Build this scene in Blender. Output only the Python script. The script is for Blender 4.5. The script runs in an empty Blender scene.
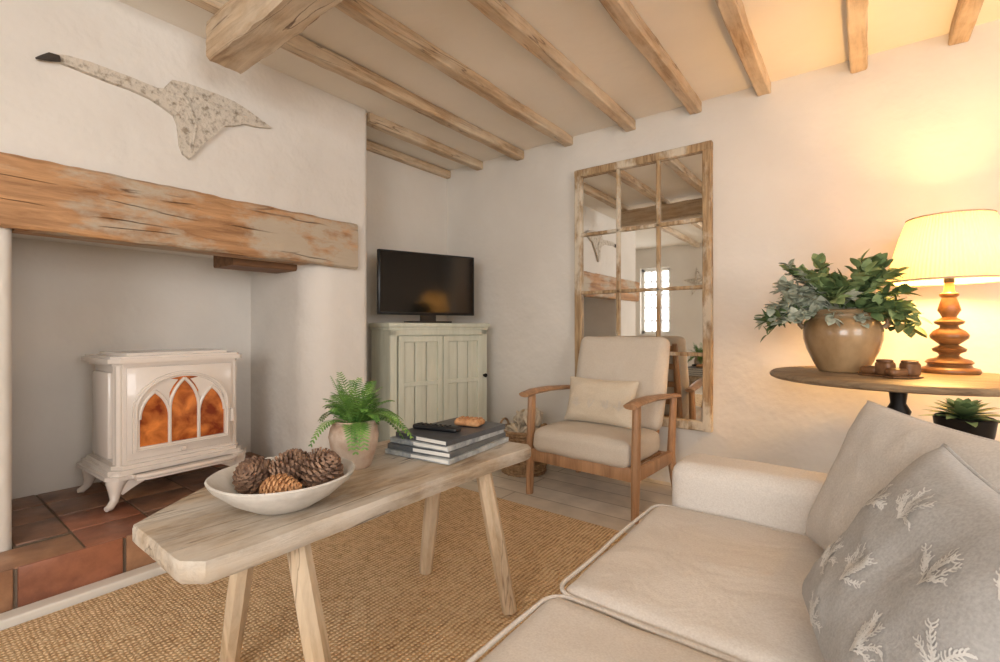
import bpy, bmesh, math, random
from math import sin, cos, pi, radians, sqrt
from mathutils import Vector, Matrix, noise
random.seed(7)
scene = bpy.context.scene

# ------------------------------------------------------------------ helpers
def lin(r, g, b):
    f = lambda c: (c/255/12.92) if c/255 <= .04045 else (((c/255)+.055)/1.055)**2.4
    return (f(r), f(g), f(b), 1)

class G:
    def __init__(s): s.v = []; s.f = []; s.m = []
    def add(s, vs, fs, mi=0, M=None):
        o = len(s.v)
        for p in vs:
            p = Vector(p)
            s.v.append(M @ p if M else p)
        for f in fs:
            s.f.append([i+o for i in f]); s.m.append(mi)
        return s
    def box(s, lo, hi, b=0, seg=2, mi=0, M=None):
        bm = bmesh.new(); bmesh.ops.create_cube(bm, size=1)
        lo = Vector(lo); hi = Vector(hi); c = (lo+hi)/2; d = hi-lo
        for v in bm.verts: v.co = Vector((v.co.x*d.x, v.co.y*d.y, v.co.z*d.z))+c
        if b > 0:
            b = min(b, .49*min(abs(d.x), abs(d.y), abs(d.z)))
            bmesh.ops.bevel(bm, geom=bm.edges[:], offset=b, segments=seg, profile=.5, affect='EDGES')
        bm.verts.index_update()
        s.add([v.co.copy() for v in bm.verts], [[v.index for v in f.verts] for f in bm.faces], mi, M)
        bm.free(); return s
    def tube(s, pts, rs, n=12, mi=0, closed=False, sx=1, sy=1, up=None, M=None):
        pts = [Vector(p) for p in pts]; k = len(pts)
        if not isinstance(rs, (list, tuple)): rs = [rs]*k
        vs = []; fs = []; prev = Vector(up) if up else None
        for i, p in enumerate(pts):
            if closed: t = pts[(i+1) % k]-pts[i-1]
            else: t = pts[min(i+1, k-1)]-pts[max(i-1, 0)]
            t.normalize()
            if prev is None: prev = Vector((0, 0, 1)) if abs(t.z) < .9 else Vector((1, 0, 0))
            a = prev-t*prev.dot(t)
            if a.length < 1e-5: a = t.orthogonal()
            a.normalize(); bb = t.cross(a); prev = a
            for j in range(n):
                th = 2*pi*j/n+(pi/4 if n == 4 else 0)
                vs.append(p+a*cos(th)*rs[i]*sx+bb*sin(th)*rs[i]*sy)
        for i in range(k if closed else k-1):
            for j in range(n):
                i2 = (i+1) % k
                fs.append([i*n+j, i*n+(j+1) % n, i2*n+(j+1) % n, i2*n+j])
        if not closed:
            fs.append(list(range(n))[::-1]); fs.append([(k-1)*n+j for j in range(n)])
        return s.add(vs, fs, mi, M)
    def lathe(s, prof, c=(0, 0, 0), n=48, mi=0, M=None, wob=0, pleat=0, pn=60):
        vs = []; fs = []; c = Vector(c)
        for (r, z) in prof:
            for j in range(n):
                th = 2*pi*j/n
                rr = max(r, .0004)*(1+wob*noise.noise(Vector((cos(th)*1.5, sin(th)*1.5, z*6))))+pleat*sin(pn*th)
                vs.append(c+Vector((rr*cos(th), rr*sin(th), z)))
        for i in range(len(prof)-1):
            for j in range(n):
                fs.append([i*n+j, i*n+(j+1) % n, (i+1)*n+(j+1) % n, (i+1)*n+j])
        return s.add(vs, fs, mi, M)
    def prism(s, outl, ext, mi=0, M=None):
        ext = Vector(ext); k = len(outl); a = [Vector(p) for p in outl]
        vs = a+[p+ext for p in a]
        fs = [list(range(k))[::-1], [k+i for i in range(k)]]
        for i in range(k): fs.append([i, (i+1) % k, k+(i+1) % k, k+i])
        return s.add(vs, fs, mi, M)
    def rbox(s, lo, hi, r, cuts=18, puff=0, wr=0, mi=0, M=None, seed=0, puffside=0):
        lo = Vector(lo); hi = Vector(hi); c = (lo+hi)/2; h = (hi-lo)/2
        bm = bmesh.new(); bmesh.ops.create_cube(bm, size=2)
        bmesh.ops.subdivide_edges(bm, edges=bm.edges[:], cuts=cuts, use_grid_fill=True)
        vs = []
        for v in bm.verts:
            q = Vector([math.copysign(abs(a)**.75, a) if abs(a) < 1 else a for a in v.co])
            p = Vector((q.x*h.x, q.y*h.y, q.z*h.z))
            inn = Vector([max(-(h[i]-r), min(h[i]-r, p[i])) for i in range(3)])
            d = p-inn
            if d.length > 1e-6: p2 = inn+d.normalized()*r
            else: p2 = p
            u = 1-min(1, (p.x/h.x)**2); w = 1-min(1, (p.y/h.y)**2); zz = 1-min(1, (p.z/h.z)**2)
            p2.z += puff*u*w*(1 if p.z > 0 else -.2)*(abs(p.z)/h.z)
            if puffside:
                p2.x += puffside*w*zz*(p.x/h.x); p2.y += puffside*u*zz*(p.y/h.y)
            if wr:
                nn = noise.noise_vector((p+Vector((seed*3.1, seed, 0)))*5)+.5*noise.noise_vector((p+Vector((seed, 0, 4)))*13)
                p2 += nn*wr
            vs.append(c+p2)
        bm.verts.index_update()
        s.add(vs, [[v.index for v in f.verts] for f in bm.faces], mi, M)
        bm.free(); return s
    def obj(s, name, mats, parent=None, smooth=35, loc=None, rotz=None):
        me = bpy.data.meshes.new(name)
        me.from_pydata([tuple(v) for v in s.v], [], s.f)
        if not isinstance(mats, (list, tuple)): mats = [mats]
        for m in mats: me.materials.append(m)
        me.polygons.foreach_set('material_index', s.m)
        bm = bmesh.new(); bm.from_mesh(me)
        bmesh.ops.recalc_face_normals(bm, faces=bm.faces[:]); bm.to_mesh(me); bm.free()
        if smooth:
            me.shade_smooth(); me.set_sharp_from_angle(angle=radians(smooth))
        me.update()
        o = bpy.data.objects.new(name, me); scene.collection.objects.link(o)
        if parent: o.parent = parent
        if loc: o.location = loc
        if rotz is not None: o.rotation_euler = (0, 0, rotz)
        return o

def empty(name, loc=(0, 0, 0), rotz=0):
    e = bpy.data.objects.new(name, None); e.empty_display_size = .1
    e.location = loc; e.rotation_euler = (0, 0, rotz)
    scene.collection.objects.link(e); return e

def beamgeo(g, lo, hi, axis, b=.008, jit=.006, n=24, mi=0, seed=0, fine=.35):
    """rough-hewn timber along axis: chamfered section, wandering faces"""
    lo = Vector(lo); hi = Vector(hi)
    o = [i for i in range(3) if i != axis]
    c = (lo+hi)/2; h = (hi-lo)/2
    hx, hy = h[o[0]], h[o[1]]
    prof = [(hx, hy-b), (hx-b, hy), (-(hx-b), hy), (-hx, hy-b), (-hx, -(hy-b)), (-(hx-b), -hy), (hx-b, -hy), (hx, -(hy-b))]
    P = []
    for i in range(len(prof)):
        P.append(prof[i]); q = prof[(i+1) % len(prof)]
        if sqrt((prof[i][0]-q[0])**2+(prof[i][1]-q[1])**2) > b*2.2:
            for t in (.125, .25, .375, .5, .625, .75, .875): P.append((prof[i][0]+(q[0]-prof[i][0])*t, prof[i][1]+(q[1]-prof[i][1])*t))
    k = len(P); vs = []; fs = []
    sd = Vector((seed*7.3, seed*1.7, 0))
    for i in range(n+1):
        t = lo[axis]+(hi[axis]-lo[axis])*i/n
        A = Vector((0, 0, 0)); A[axis] = t
        drift = noise.noise_vector(A*1.3+sd)
        for a in P:
            p = Vector((0, 0, 0)); p[axis] = t; p[o[0]] = c[o[0]]+a[0]; p[o[1]] = c[o[1]]+a[1]
            q = p.copy(); q[axis] *= .5
            nv = drift+fine*noise.noise_vector(q*14+sd)+fine*.6*noise.noise_vector(q*38+sd)
            nv[axis] = 0
            vs.append(p+nv*jit)
    for i in range(n):
        for j in range(k):
            fs.append([i*k+j, i*k+(j+1) % k, (i+1)*k+(j+1) % k, (i+1)*k+j])
    fs.append(list(range(k))); fs.append([n*k+j for j in range(k)])
    return g.add(vs, fs, mi)

# ------------------------------------------------------------------ materials
def newmat(name):
    m = bpy.data.materials.new(name); m.use_nodes = True
    nt = m.node_tree; b = nt.nodes['Principled BSDF']
    return m, nt, b

def noisemat(name, c1, c2=None, rough=.6, scale=8, vec=(1, 1, 1), bump=.1, bscale=None, bdist=.01, metal=0, lo=.35, hi=.65, detail=6, c3=None, coat=0):
    m, nt, b = newmat(name); N = nt.nodes; L = nt.links
    tc = N.new('ShaderNodeTexCoord'); mp = N.new('ShaderNodeMapping')
    mp.inputs['Scale'].default_value = vec
    L.new(tc.outputs['Object'], mp.inputs['Vector'])
    n1 = N.new('ShaderNodeTexNoise'); n1.inputs['Scale'].default_value = scale; n1.inputs['Detail'].default_value = detail
    n1.inputs['Roughness'].default_value = .62
    L.new(mp.outputs[0], n1.inputs['Vector'])
    if c2:
        cr = N.new('ShaderNodeValToRGB')
        cr.color_ramp.elements[0].position = lo; cr.color_ramp.elements[0].color = c1
        cr.color_ramp.elements[1].position = hi; cr.color_ramp.elements[1].color = c2
        if c3:
            e = cr.color_ramp.elements.new((lo+hi)/2); e.color = c3
        L.new(n1.outputs['Fac'], cr.inputs['Fac']); L.new(cr.outputs[0], b.inputs['Base Color'])
    else: b.inputs['Base Color'].default_value = c1
    b.inputs['Roughness'].default_value = rough; b.inputs['Metallic'].default_value = metal
    b.inputs['Coat Weight'].default_value = coat
    if bump:
        n2 = N.new('ShaderNodeTexNoise'); n2.inputs['Scale'].default_value = bscale or scale*3; n2.inputs['Detail'].default_value = 5
        L.new(mp.outputs[0], n2.inputs['Vector'])
        bp = N.new('ShaderNodeBump'); bp.inputs['Strength'].default_value = bump; bp.inputs['Distance'].default_value = bdist
        L.new(n2.outputs['Fac'], bp.inputs['Height']); L.new(bp.outputs[0], b.inputs['Normal'])
    return m

def woodmat(name, ca, cb, cc, axis, rough=.65, s=1.0, bump=.35, crack=0, patch=.75, crackcol=None, plo=.42, phi=.66, cscale=13):
    """streaky grain along axis, patches of cc, optional drying cracks"""
    v = [1, 1, 1]; v[axis] = .09
    m, nt, b = newmat(name); N = nt.nodes; L = nt.links
    tc = N.new('ShaderNodeTexCoord'); mp = N.new('ShaderNodeMapping'); mp.inputs['Scale'].default_value = v
    L.new(tc.outputs['Object'], mp.inputs[0])
    n1 = N.new('ShaderNodeTexNoise'); n1.inputs['Scale'].default_value = 28*s; n1.inputs['Detail'].default_value = 8; n1.inputs['Distortion'].default_value = .6
    n1.inputs['Roughness'].default_value = .65
    L.new(mp.outputs[0], n1.inputs['Vector'])
    n2 = N.new('ShaderNodeTexNoise'); n2.inputs['Scale'].default_value = 3.5*s; n2.inputs['Detail'].default_value = 7; n2.inputs['Roughness'].default_value = .65
    v3 = [1, 1, 1]; v3[axis] = .5
    mp3 = N.new('ShaderNodeMapping'); mp3.inputs['Scale'].default_value = v3; L.new(tc.outputs['Object'], mp3.inputs[0])
    L.new(mp3.outputs[0], n2.inputs['Vector'])
    cr = N.new('ShaderNodeValToRGB'); cr.color_ramp.elements[0].position = .34; cr.color_ramp.elements[1].position = .62
    cr.color_ramp.elements[0].color = ca; cr.color_ramp.elements[1].color = cb
    L.new(n1.outputs['Fac'], cr.inputs[0])
    cr2 = N.new('ShaderNodeValToRGB'); cr2.color_ramp.elements[0].position = plo; cr2.color_ramp.elements[1].position = phi
    cr2.color_ramp.elements[0].color = (0, 0, 0, 1); cr2.color_ramp.elements[1].color = (patch, patch, patch, 1)
    L.new(n2.outputs['Fac'], cr2.inputs[0])
    mx = N.new('ShaderNodeMix'); mx.data_type = 'RGBA'
    L.new(cr2.outputs[0], mx.inputs[0]); L.new(cr.outputs[0], mx.inputs[6]); mx.inputs[7].default_value = cc
    last = mx.outputs[2]
    h = n1.outputs['Fac']
    if crack:
        v2 = [1, 1, 1]; v2[axis] = .055
        mp2 = N.new('ShaderNodeMapping'); mp2.inputs['Scale'].default_value = v2; L.new(tc.outputs['Object'], mp2.inputs[0])
        n3 = N.new('ShaderNodeTexNoise'); n3.inputs['Scale'].default_value = cscale*s; n3.inputs['Detail'].default_value = 3; n3.inputs['Distortion'].default_value = .3
        L.new(mp2.outputs[0], n3.inputs['Vector'])
        sb = N.new('ShaderNodeMath'); sb.operation = 'SUBTRACT'; L.new(n3.outputs['Fac'], sb.inputs[0]); sb.inputs[1].default_value = .5
        ab = N.new('ShaderNodeMath'); ab.operation = 'ABSOLUTE'; L.new(sb.outputs[0], ab.inputs[0])
        c3 = N.new('ShaderNodeValToRGB'); c3.color_ramp.elements[0].position = .0; c3.color_ramp.elements[1].position = .010
        c3.color_ramp.elements[0].color = (crack, crack, crack, 1); c3.color_ramp.elements[1].color = (0, 0, 0, 1)
        L.new(ab.outputs[0], c3.inputs[0])
        n4 = N.new('ShaderNodeTexNoise'); n4.inputs['Scale'].default_value = 4; L.new(mp3.outputs[0], n4.inputs['Vector'])
        c4 = N.new('ShaderNodeValToRGB'); c4.color_ramp.elements[0].position = .46; c4.color_ramp.elements[1].position = .56
        L.new(n4.outputs['Fac'], c4.inputs[0])
        mm = N.new('ShaderNodeMath'); mm.operation = 'MULTIPLY'; L.new(c3.outputs[0], mm.inputs[0]); L.new(c4.outputs[0], mm.inputs[1])
        mx2 = N.new('ShaderNodeMix'); mx2.data_type = 'RGBA'; L.new(mm.outputs[0], mx2.inputs[0]); L.new(last, mx2.inputs[6])
        mx2.inputs[7].default_value = crackcol or lin(92, 64, 44); last = mx2.outputs[2]
        hh = N.new('ShaderNodeMath'); hh.operation = 'MULTIPLY_ADD'; L.new(mm.outputs[0], hh.inputs[0]); hh.inputs[1].default_value = -1.2; L.new(h, hh.inputs[2]); h = hh.outputs[0]
    L.new(last, b.inputs['Base Color']); b.inputs['Roughness'].default_value = rough
    bp = N.new('ShaderNodeBump'); bp.inputs['Strength'].default_value = bump; bp.inputs['Distance'].default_value = .006
    L.new(h, bp.inputs['Height']); L.new(bp.outputs[0], b.inputs['Normal'])
    return m

def plaster(name, c1, c2, bump=.35):
    m, nt, b = newmat(name); N = nt.nodes; L = nt.links
    tc = N.new('ShaderNodeTexCoord')
    n1 = N.new('ShaderNodeTexNoise'); n1.inputs['Scale'].default_value = 1.8; n1.inputs['Detail'].default_value = 6
    n2 = N.new('ShaderNodeTexNoise'); n2.inputs['Scale'].default_value = 48; n2.inputs['Detail'].default_value = 4
    n3 = N.new('ShaderNodeTexNoise'); n3.inputs['Scale'].default_value = 5; n3.inputs['Detail'].default_value = 3
    for n in (n1, n2, n3): L.new(tc.outputs['Object'], n.inputs['Vector'])
    cr = N.new('ShaderNodeValToRGB'); cr.color_ramp.elements[0].position = .3; cr.color_ramp.elements[1].position = .7
    cr.color_ramp.elements[0].color = c1; cr.color_ramp.elements[1].color = c2
    L.new(n1.outputs[0], cr.inputs[0]); L.new(cr.outputs[0], b.inputs['Base Color'])
    b.inputs['Roughness'].default_value = .85; b.inputs['Specular IOR Level'].default_value = .2
    ba = N.new('ShaderNodeBump'); ba.inputs['Strength'].default_value = bump; ba.inputs['Distance'].default_value = .04
    L.new(n3.outputs[0], ba.inputs['Height'])
    bb = N.new('ShaderNodeBump'); bb.inputs['Strength'].default_value = bump; bb.inputs['Distance'].default_value = .003
    L.new(n2.outputs[0], bb.inputs['Height']); L.new(ba.outputs[0], bb.inputs['Normal'])
    L.new(bb.outputs[0], b.inputs['Normal'])
    return m

def brickmat(name, c1, c2, mortar, w, h, ms, offset=.5, rough=.5, rot=(0, 0, 0), bump=.4):
    m, nt, b = newmat(name); N = nt.nodes; L = nt.links
    tc = N.new('ShaderNodeTexCoord'); mp = N.new('ShaderNodeMapping'); mp.inputs['Rotation'].default_value = rot
    L.new(tc.outputs['Object'], mp.inputs[0])
    br = N.new('ShaderNodeTexBrick'); br.inputs['Scale'].default_value = 1
    br.inputs['Brick Width'].default_value = w; br.inputs['Row Height'].default_value = h; br.inputs['Mortar Size'].default_value = ms
    br.inputs['Mortar Smooth'].default_value = .2
    br.offset = offset
    br.inputs['Color1'].default_value = c1; br.inputs['Color2'].default_value = c2; br.inputs['Mortar'].default_value = mortar
    L.new(mp.outputs[0], br.inputs['Vector'])
    n = N.new('ShaderNodeTexNoise'); n.inputs['Scale'].default_value = 9; n.inputs['Detail'].default_value = 8
    L.new(tc.outputs['Object'], n.inputs['Vector'])
    cr = N.new('ShaderNodeValToRGB'); cr.color_ramp.elements[0].position = .3; cr.color_ramp.elements[1].position = .7
    cr.color_ramp.elements[0].color = (.75, .75, .75, 1); cr.color_ramp.elements[1].color = (1.05, 1.05, 1.05, 1)
    L.new(n.outputs[0], cr.inputs[0])
    mx = N.new('ShaderNodeMix'); mx.data_type = 'RGBA'; mx.blend_type = 'MULTIPLY'; mx.inputs[0].default_value = .8
    L.new(br.outputs['Color'], mx.inputs[6]); L.new(cr.outputs[0], mx.inputs[7])
    L.new(mx.outputs[2], b.inputs['Base Color']); b.inputs['Roughness'].default_value = rough
    bp = N.new('ShaderNodeBump'); bp.inputs['Strength'].default_value = bump; bp.inputs['Distance'].default_value = .006; bp.invert = True
    L.new(br.outputs['Fac'], bp.inputs['Height']); L.new(bp.outputs[0], b.inputs['Normal'])
    return m

def rugmat():
    m, nt, b = newmat('seagrass'); N = nt.nodes; L = nt.links
    tc = N.new('ShaderNodeTexCoord')
    n0 = N.new('ShaderNodeTexNoise'); n0.inputs['Scale'].default_value = 10; L.new(tc.outputs['Object'], n0.inputs['Vector'])
    mxv = N.new('ShaderNodeMix'); mxv.data_type = 'RGBA'; mxv.inputs[0].default_value = .02
    L.new(tc.outputs['Object'], mxv.inputs[6]); L.new(n0.outputs['Color'], mxv.inputs[7])
    w1 = N.new('ShaderNodeTexWave'); w1.bands_direction = 'X'; w1.inputs['Scale'].default_value = 20; w1.inputs['Distortion'].default_value = 1.4
    w2 = N.new('ShaderNodeTexWave'); w2.bands_direction = 'Y'; w2.inputs['Scale'].default_value = 26; w2.inputs['Distortion'].default_value = 2.5
    w2.inputs['Detail Scale'].default_value = 3
    for w in (w1, w2): L.new(mxv.outputs[2], w.inputs['Vector'])
    mu = N.new('ShaderNodeMath'); mu.operation = 'MULTIPLY'; L.new(w1.outputs['Fac'], mu.inputs[0]); L.new(w2.outputs['Fac'], mu.inputs[1])
    ad = N.new('ShaderNodeMath'); ad.operation = 'MULTIPLY_ADD'; L.new(w1.outputs['Fac'], ad.inputs[0]); ad.inputs[1].default_value = .45; L.new(mu.outputs[0], ad.inputs[2])
    n = N.new('ShaderNodeTexNoise'); n.inputs['Scale'].default_value = 42; n.inputs['Detail'].default_value = 7; n.inputs['Roughness'].default_value = .75; L.new(tc.outputs['Object'], n.inputs['Vector'])
    a2 = N.new('ShaderNodeMath'); a2.operation = 'MULTIPLY_ADD'; L.new(n.outputs[0], a2.inputs[0]); a2.inputs[1].default_value = 3.0; L.new(ad.outputs[0], a2.inputs[2])
    cr = N.new('ShaderNodeValToRGB'); cr.color_ramp.elements[0].position = .46; cr.color_ramp.elements[1].position = .98
    cr.color_ramp.elements[0].color = lin(158, 122, 84); cr.color_ramp.elements[1].color = lin(244, 216, 176)
    e = cr.color_ramp.elements.new(.72); e.color = lin(214, 176, 130)
    a3 = N.new('ShaderNodeMath'); a3.operation = 'MULTIPLY'; L.new(a2.outputs[0], a3.inputs[0]); a3.inputs[1].default_value = .40
    L.new(a3.outputs[0], cr.inputs[0]); L.new(cr.outputs[0], b.inputs['Base Color']); b.inputs['Roughness'].default_value = .9
    bp = N.new('ShaderNodeBump'); bp.inputs['Strength'].default_value = .8; bp.inputs['Distance'].default_value = .005
    L.new(ad.outputs[0], bp.inputs['Height']); L.new(bp.outputs[0], b.inputs['Normal'])
    return m

def fabric(name, c1, c2, scale=260, bump=.25):
    m, nt, b = newmat(name); N = nt.nodes; L = nt.links
    tc = N.new('ShaderNodeTexCoord')
    n = N.new('ShaderNodeTexNoise'); n.inputs['Scale'].default_value = scale; n.inputs['Detail'].default_value = 3
    n2 = N.new('ShaderNodeTexNoise'); n2.inputs['Scale'].default_value = 4; n2.inputs['Detail'].default_value = 4
    L.new(tc.outputs['Object'], n.inputs['Vector']); L.new(tc.outputs['Object'], n2.inputs['Vector'])
    ad = N.new('ShaderNodeMath'); ad.operation = 'MULTIPLY_ADD'; L.new(n2.outputs[0], ad.inputs[0]); ad.inputs[1].default_value = .5; L.new(n.outputs[0], ad.inputs[2])
    cr = N.new('ShaderNodeValToRGB'); cr.color_ramp.elements[0].position = .5; cr.color_ramp.elements[1].position = 1
    cr.color_ramp.elements[0].color = c1; cr.color_ramp.elements[1].color = c2
    L.new(ad.outputs[0], cr.inputs[0]); L.new(cr.outputs[0], b.inputs['Base Color'])
    b.inputs['Roughness'].default_value = .9; b.inputs['Specular IOR Level'].default_value = .15
    b.inputs['Sheen Weight'].default_value = .05
    bp = N.new('ShaderNodeBump'); bp.inputs['Strength'].default_value = bump; bp.inputs['Distance'].default_value = .002
    L.new(n.outputs[0], bp.inputs['Height'])
    n5 = N.new('ShaderNodeTexNoise'); n5.inputs['Scale'].default_value = 7; n5.inputs['Detail'].default_value = 3; n5.inputs['Distortion'].default_value = .8
    L.new(tc.outputs['Object'], n5.inputs['Vector'])
    b5 = N.new('ShaderNodeBump'); b5.inputs['Strength'].default_value = .35; b5.inputs['Distance'].default_value = .02
    L.new(n5.outputs[0], b5.inputs['Height']); L.new(b5.outputs[0], bp.inputs['Normal'])
    L.new(bp.outputs[0], b.inputs['Normal'])
    return m

M_wall = plaster('plaster_wall', lin(222, 215, 205), lin(232, 226, 217))
M_breast = plaster('plaster_breast', lin(224, 218, 210), lin(235, 230, 223), .5)
M_ceil = plaster('plaster_ceiling', lin(238, 230, 217), lin(245, 238, 227), .2)
M_joist = woodmat('bleached_joist', lin(158, 128, 96), lin(210, 182, 148), lin(224, 208, 184), 1, crack=.8, s=1.3, bump=.5, patch=.85)
M_beamX = woodmat('cross_beam_wood', lin(156, 128, 98), lin(206, 180, 148), lin(220, 206, 184), 0, crack=.9, bump=.5)
M_mantel = woodmat('mantel_oak', lin(150, 108, 72), lin(206, 158, 112), lin(190, 176, 156), 1, s=1.0, crack=1, bump=1, patch=.95, plo=.47, phi=.56, cscale=9)
M_lintel = woodmat('lintel_oak', lin(96, 66, 42), lin(140, 100, 68), lin(120, 88, 60), 1)
M_tablewood = woodmat('table_wood', lin(138, 118, 96), lin(196, 176, 150), lin(206, 197, 184), 1, bump=.9, crack=.9, s=1.2, crackcol=lin(92, 74, 58), patch=.9, plo=.42, phi=.58)
M_legwood = woodmat('leg_wood', lin(170, 142, 108), lin(214, 190, 158), lin(222, 206, 182), 2, crack=.6)
M_mirrorwood = woodmat('mirror_frame_wood', lin(128, 98, 66), lin(192, 162, 122), lin(226, 216, 196), 2, s=1.8, plo=.48, phi=.6)
M_chairwood = woodmat('chair_wood', lin(142, 104, 72), lin(188, 146, 108), lin(172, 130, 94), 2, rough=.45, bump=.1)
M_lampwood = woodmat('lamp_wood', lin(98, 62, 32), lin(158, 112, 64), lin(126, 84, 46), 0, rough=.32, bump=.05)
M_roundtable = woodmat('round_table_wood', lin(104, 84, 64), lin(156, 132, 102), lin(142, 122, 98), 0, rough=.5, crack=.5)
M_black = noisemat('black_metal', lin(22, 20, 19), lin(36, 33, 31), rough=.4, metal=.6, bump=.05)
M_rug = rugmat()
M_floor = brickmat('pale_floorboards', lin(222, 210, 194), lin(232, 222, 208), lin(176, 162, 144), 1.6, .16, .004, rough=.5)
M_grout = noisemat('hearth_grout', lin(122, 108, 94), rough=.9, scale=30, bump=.4)
M_t1 = noisemat('quarry_tile_red', lin(132, 84, 64), lin(174, 114, 86), rough=.4, scale=9, bump=.2)
M_t2 = noisemat('quarry_tile_brown', lin(114, 84, 68), lin(154, 114, 90), rough=.38, scale=9, bump=.2)
M_t3 = noisemat('quarry_tile_buff', lin(144, 104, 78), lin(184, 140, 106), rough=.42, scale=9, bump=.2)
M_white = noisemat('white_paint', lin(232, 228, 220), rough=.5, bump=.05)
M_stove = noisemat('cream_enamel', lin(230, 219, 209), lin(238, 229, 220), rough=.22, scale=3, bump=.02, coat=.4)
M_sofa = fabric('sofa_linen', lin(206, 197, 188), lin(223, 216, 208))
M_backc = fabric('back_cushion_linen', lin(196, 189, 182), lin(215, 209, 202))
M_grey = fabric('grey_linen', lin(162, 160, 158), lin(184, 182, 180))
M_motif = fabric('motif_print', lin(206, 204, 200), lin(222, 220, 216))
M_chairc = fabric('chair_linen', lin(200, 187, 170), lin(217, 206, 191))
M_lumb = fabric('lumbar_linen', lin(206, 190, 166), lin(223, 209, 188))
M_cab = woodmat('sage_paint', lin(196, 197, 178), lin(210, 210, 192), lin(214, 214, 198), 2, rough=.6, bump=.1)
M_tv = noisemat('tv_black', lin(14, 14, 15), rough=.35, bump=0)
M_screen = noisemat('tv_screen', lin(10, 10, 11), rough=.10, bump=0)
M_goose = noisemat('plaster_bird', lin(156, 143, 126), lin(214, 204, 190), rough=.85, scale=38, bump=.9, bscale=60, lo=.34, hi=.5)
M_goosedk = noisemat('bird_head', lin(60, 52, 46), rough=.7, bump=.2)
M_bowl = noisemat('stoneware_bowl', lin(190, 184, 174), lin(220, 214, 206), rough=.5, scale=12, bump=.15)
M_conedk = noisemat('pinecone_dark', lin(90, 64, 50), lin(158, 126, 102), rough=.7, scale=40, bump=.3)
M_conelt = noisemat('pinecone_light', lin(150, 100, 62), lin(206, 156, 108), rough=.7, scale=40, bump=.3)
M_terra = noisemat('aged_terracotta', lin(172, 142, 120), lin(214, 197, 180), rough=.8, scale=10, bump=.4)
M_fern = noisemat('fern_green', lin(66, 112, 44), lin(122, 160, 74), rough=.55, scale=30, bump=0)
M_leafd = noisemat('leaf_dark', lin(70, 94, 56), lin(112, 134, 84), rough=.6, scale=14, bump=0)
M_leafb = noisemat('leaf_bright', lin(108, 130, 80), lin(154, 170, 116), rough=.6, scale=14, bump=0)
M_leafg = noisemat('leaf_grey', lin(148, 156, 136), lin(200, 203, 184), rough=.65, scale=20, bump=0)
M_jug = noisemat('salt_glaze', lin(128, 98, 64), lin(176, 146, 108), rough=.28, scale=5, vec=(1, 1, .6), bump=.08, coat=.4)
M_jugtop = noisemat('jug_collar', lin(140, 116, 86), lin(172, 148, 114), rough=.35, scale=5, bump=.05)
M_wicker = noisemat('wicker', lin(130, 98, 68), lin(192, 160, 122), rough=.7, scale=30, bump=.3)
M_bookw = noisemat('page_white', lin(228, 224, 216), rough=.7, bump=.1, bscale=200)
M_bookd = noisemat('book_dark', lin(60, 62, 66), lin(84, 86, 90), rough=.35, bump=0)
M_bookb = noisemat('book_pale', lin(110, 116, 120), lin(200, 202, 200), rough=.35, bump=0, scale=14)
M_bookg = noisemat('book_grey', lin(70, 76, 82), lin(112, 112, 108), rough=.35, bump=0)
M_remote = noisemat('remote_plastic', lin(24, 24, 26), rough=.4, bump=0)
M_shoe = noisemat('old_leather', lin(88, 56, 34), lin(132, 92, 58), rough=.45, scale=20, bump=.2)
M_mirror, nt, b = newmat('mirror_glass')
b.inputs['Metallic'].default_value = 1; b.inputs['Roughness'].default_value = .02; b.inputs['Base Color'].default_value = (.84, .84, .82, 1)
M_ember, nt, b = newmat('stove_glass'); N = nt.nodes; L = nt.links
tc = N.new('ShaderNodeTexCoord'); n = N.new('ShaderNodeTexNoise'); n.inputs['Scale'].default_value = 12; n.inputs['Detail'].default_value = 5; n.inputs['Distortion'].default_value = .4
L.new(tc.outputs['Object'], n.inputs['Vector']); cr = N.new('ShaderNodeValToRGB')
cr.color_ramp.elements[0].position = .38; cr.color_ramp.elements[0].color = lin(112, 42, 18)
cr.color_ramp.elements[1].position = .76; cr.color_ramp.elements[1].color = lin(226, 136, 66)
L.new(n.outputs[0], cr.inputs[0]); L.new(cr.outputs[0], b.inputs['Base Color']); L.new(cr.outputs[0], b.inputs['Emission Color'])
b.inputs['Emission Strength'].default_value = .28; b.inputs['Roughness'].default_value = .12
M_shade, nt, b = newmat('linen_shade'); N = nt.nodes; L = nt.links
out = N['Material Output']; tr = N.new('ShaderNodeBsdfTranslucent'); tr.inputs[0].default_value = (.82, .68, .46, 1)
df = N.new('ShaderNodeBsdfDiffuse'); df.inputs[0].default_value = (.62, .52, .39, 1)
ms = N.new('ShaderNodeMixShader'); ms.inputs[0].default_value = .15
L.new(df.outputs[0], ms.inputs[1]); L.new(tr.outputs[0], ms.inputs[2]); L.new(ms.outputs[0], out.inputs[0])

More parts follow.
